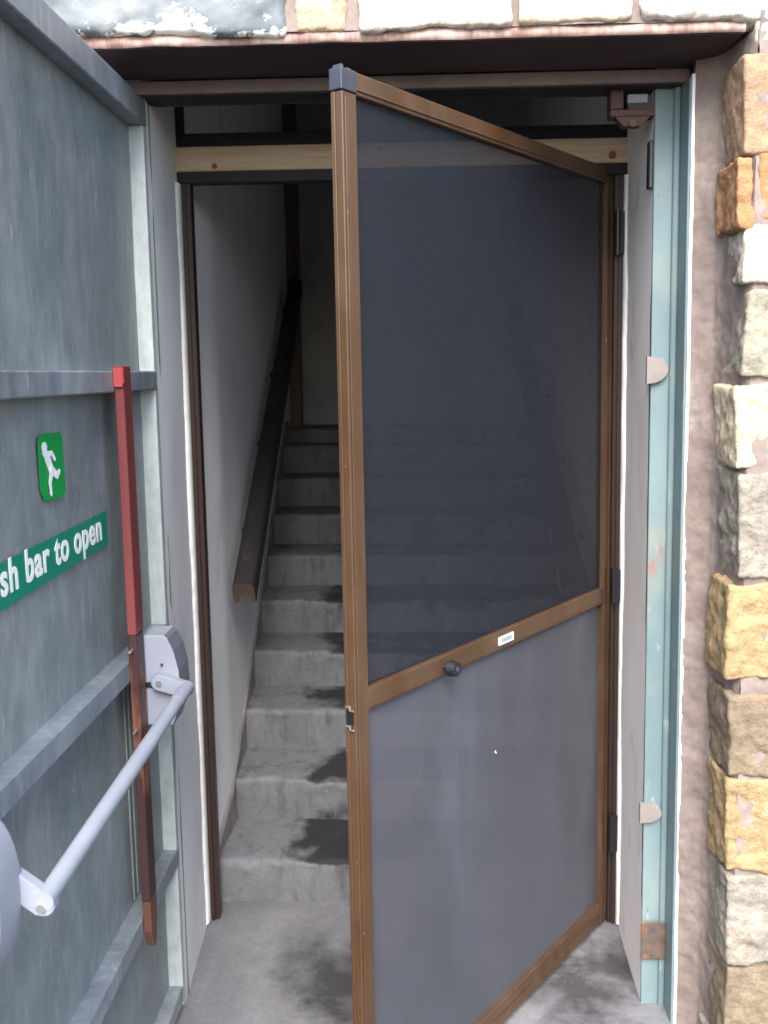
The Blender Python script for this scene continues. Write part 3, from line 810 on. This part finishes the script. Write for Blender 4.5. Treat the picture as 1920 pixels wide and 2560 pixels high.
bm = bmesh.new(); cyl(bm, (BX, -.173, BZ + .004), (BX, -.071, BZ + .004), .0150, 28); link('bar_collar', bm, m_silver, pb)
arm(-.918, 0, (-.590, 1.005), (BX - .002, BZ - .030))
for x, y, z in ((-.588, -.0895, 1.008), (BX - .004, -.920, BZ - .032)):
    bm = bmesh.new(); cyl(bm, (x, y - .002, z), (x, y + .001, z), .0065, 18); link('pivot_pin', bm, m_chrome, pb)
for z in (1.098, .915):
    bm = bmesh.new(); cyl(bm, (XF + .012, -.150, z), (XF + .012, -.129, z), .003, 10); link('fixing_stud', bm, m_chrome, pb)

# exit sticker with running figure
def dq(y, z, x): return Vector((x, y, z))
bm = bmesh.new()
pts = [(-.468, 1.478), (-.440, 1.590), (-.462, 1.590)]
Y0, Y1, Z0, Z1 = -.470, -.350, 1.468, 1.588
out = [(Y0, Z0 + .022), (Y0 + .012, Z0 + .004), (Y0 + .03, Z0), (Y1 - .03, Z0 - .002), (Y1, Z0 + .006), (Y1 - .002, Z1 - .010), (Y1 - .012, Z1), (Y0 + .03, Z1 + .002), (Y0 + .006, Z1 - .002), (Y0, Z1 - .012)]
prism(bm, out, (0, 1, 0), (0, 0, 1), (XP + .0045, 0, 0), (.001, 0, 0)); es = link('exit_sign', bm, m_exit, md)
bm = bmesh.new()
cy, cz = -.437, 1.556
nb = [0]
def blob(pl):
    nb[0] += 1; prism(bm, pl, (0, 1, 0), (0, 0, 1), (XP + .0057 + nb[0] * .00025, 0, 0), (.0008, 0, 0))
def limb(p, q, w0, w1):
    p = Vector(p); q = Vector(q); d = (q - p).normalized(); n_ = Vector((-d.y, d.x)); w0 *= 1.25; w1 *= 1.2
    o_ = []
    for k in range(7): an = math.pi / 2 + math.pi * k / 6; o_.append(p + (d * math.cos(an) + n_ * math.sin(an)) * w0)
    for k in range(7): an = -math.pi / 2 + math.pi * k / 6; o_.append(q + (d * math.cos(an) + n_ * math.sin(an)) * w1)
    blob([(v.x, v.y) for v in o_])
blob([(-.444 + .0115 * math.cos(a * math.pi / 10), 1.566 + .0095 * math.sin(a * math.pi / 10)) for a in range(20)])
OFF = 0
limb((-.435, 1.548), (-.418, 1.522), .0095, .0085)        # trunk
limb((-.436, 1.552), (-.414, 1.553), .0045, .004); limb((-.414, 1.553), (-.400, 1.541), .004, .0035)      # leading arm
limb((-.440, 1.546), (-.452, 1.556), .0045, .004)
limb((-.418, 1.522), (-.396, 1.510), .0068, .0055); limb((-.396, 1.510), (-.384, 1.517), .0055, .004)     # rear leg lifted
limb((-.422, 1.518), (-.432, 1.500), .0065, .005); limb((-.432, 1.500), (-.430, 1.480), .005, .004)       # standing leg
link('running_figure', bm, m_wht, es)

# push bar to open strip
bm = bmesh.new(); prism(bm, [(-.80, 1.316), (-.122, 1.332), (-.122, 1.404), (-.80, 1.392)], (0, 1, 0), (0, 0, 1), (XP + .0042, 0, 0), (.001, 0, 0))
ps = link('instruction_sign', bm, m_pushg, md)
cu = bpy.data.curves.new('lettering', 'FONT'); cu.body = 'Push bar to open'; cu.size = .080; cu.offset = .0020; cu.space_character = 1.1; cu.extrude = .0004; cu.align_x = 'RIGHT'
to = bpy.data.objects.new('lettering_src', cu); C.objects.link(to)
bpy.context.view_layer.update()
me = bpy.data.meshes.new_from_object(to.evaluated_get(bpy.context.evaluated_depsgraph_get()))
bpy.data.objects.remove(to)
mt = Matrix(((0, 0, 1, XP + .0058), (1, 0, .0, -.158), (.018, 1, 0, 1.350), (0, 0, 0, 1)))
wid = max(v.co.x for v in me.vertices) - min(v.co.x for v in me.vertices)
sx_ = .580 / wid
me.transform(Matrix.Diagonal((sx_, 1, 1, 1))); me.transform(mt)
me.transform(Matrix.Translation(-Vector(worldloc(ps))))
me.name = 'lettering'; me.materials.clear(); me.materials.append(m_wht)
lo = bpy.data.objects.new('lettering', me); C.objects.link(lo); lo.parent = ps
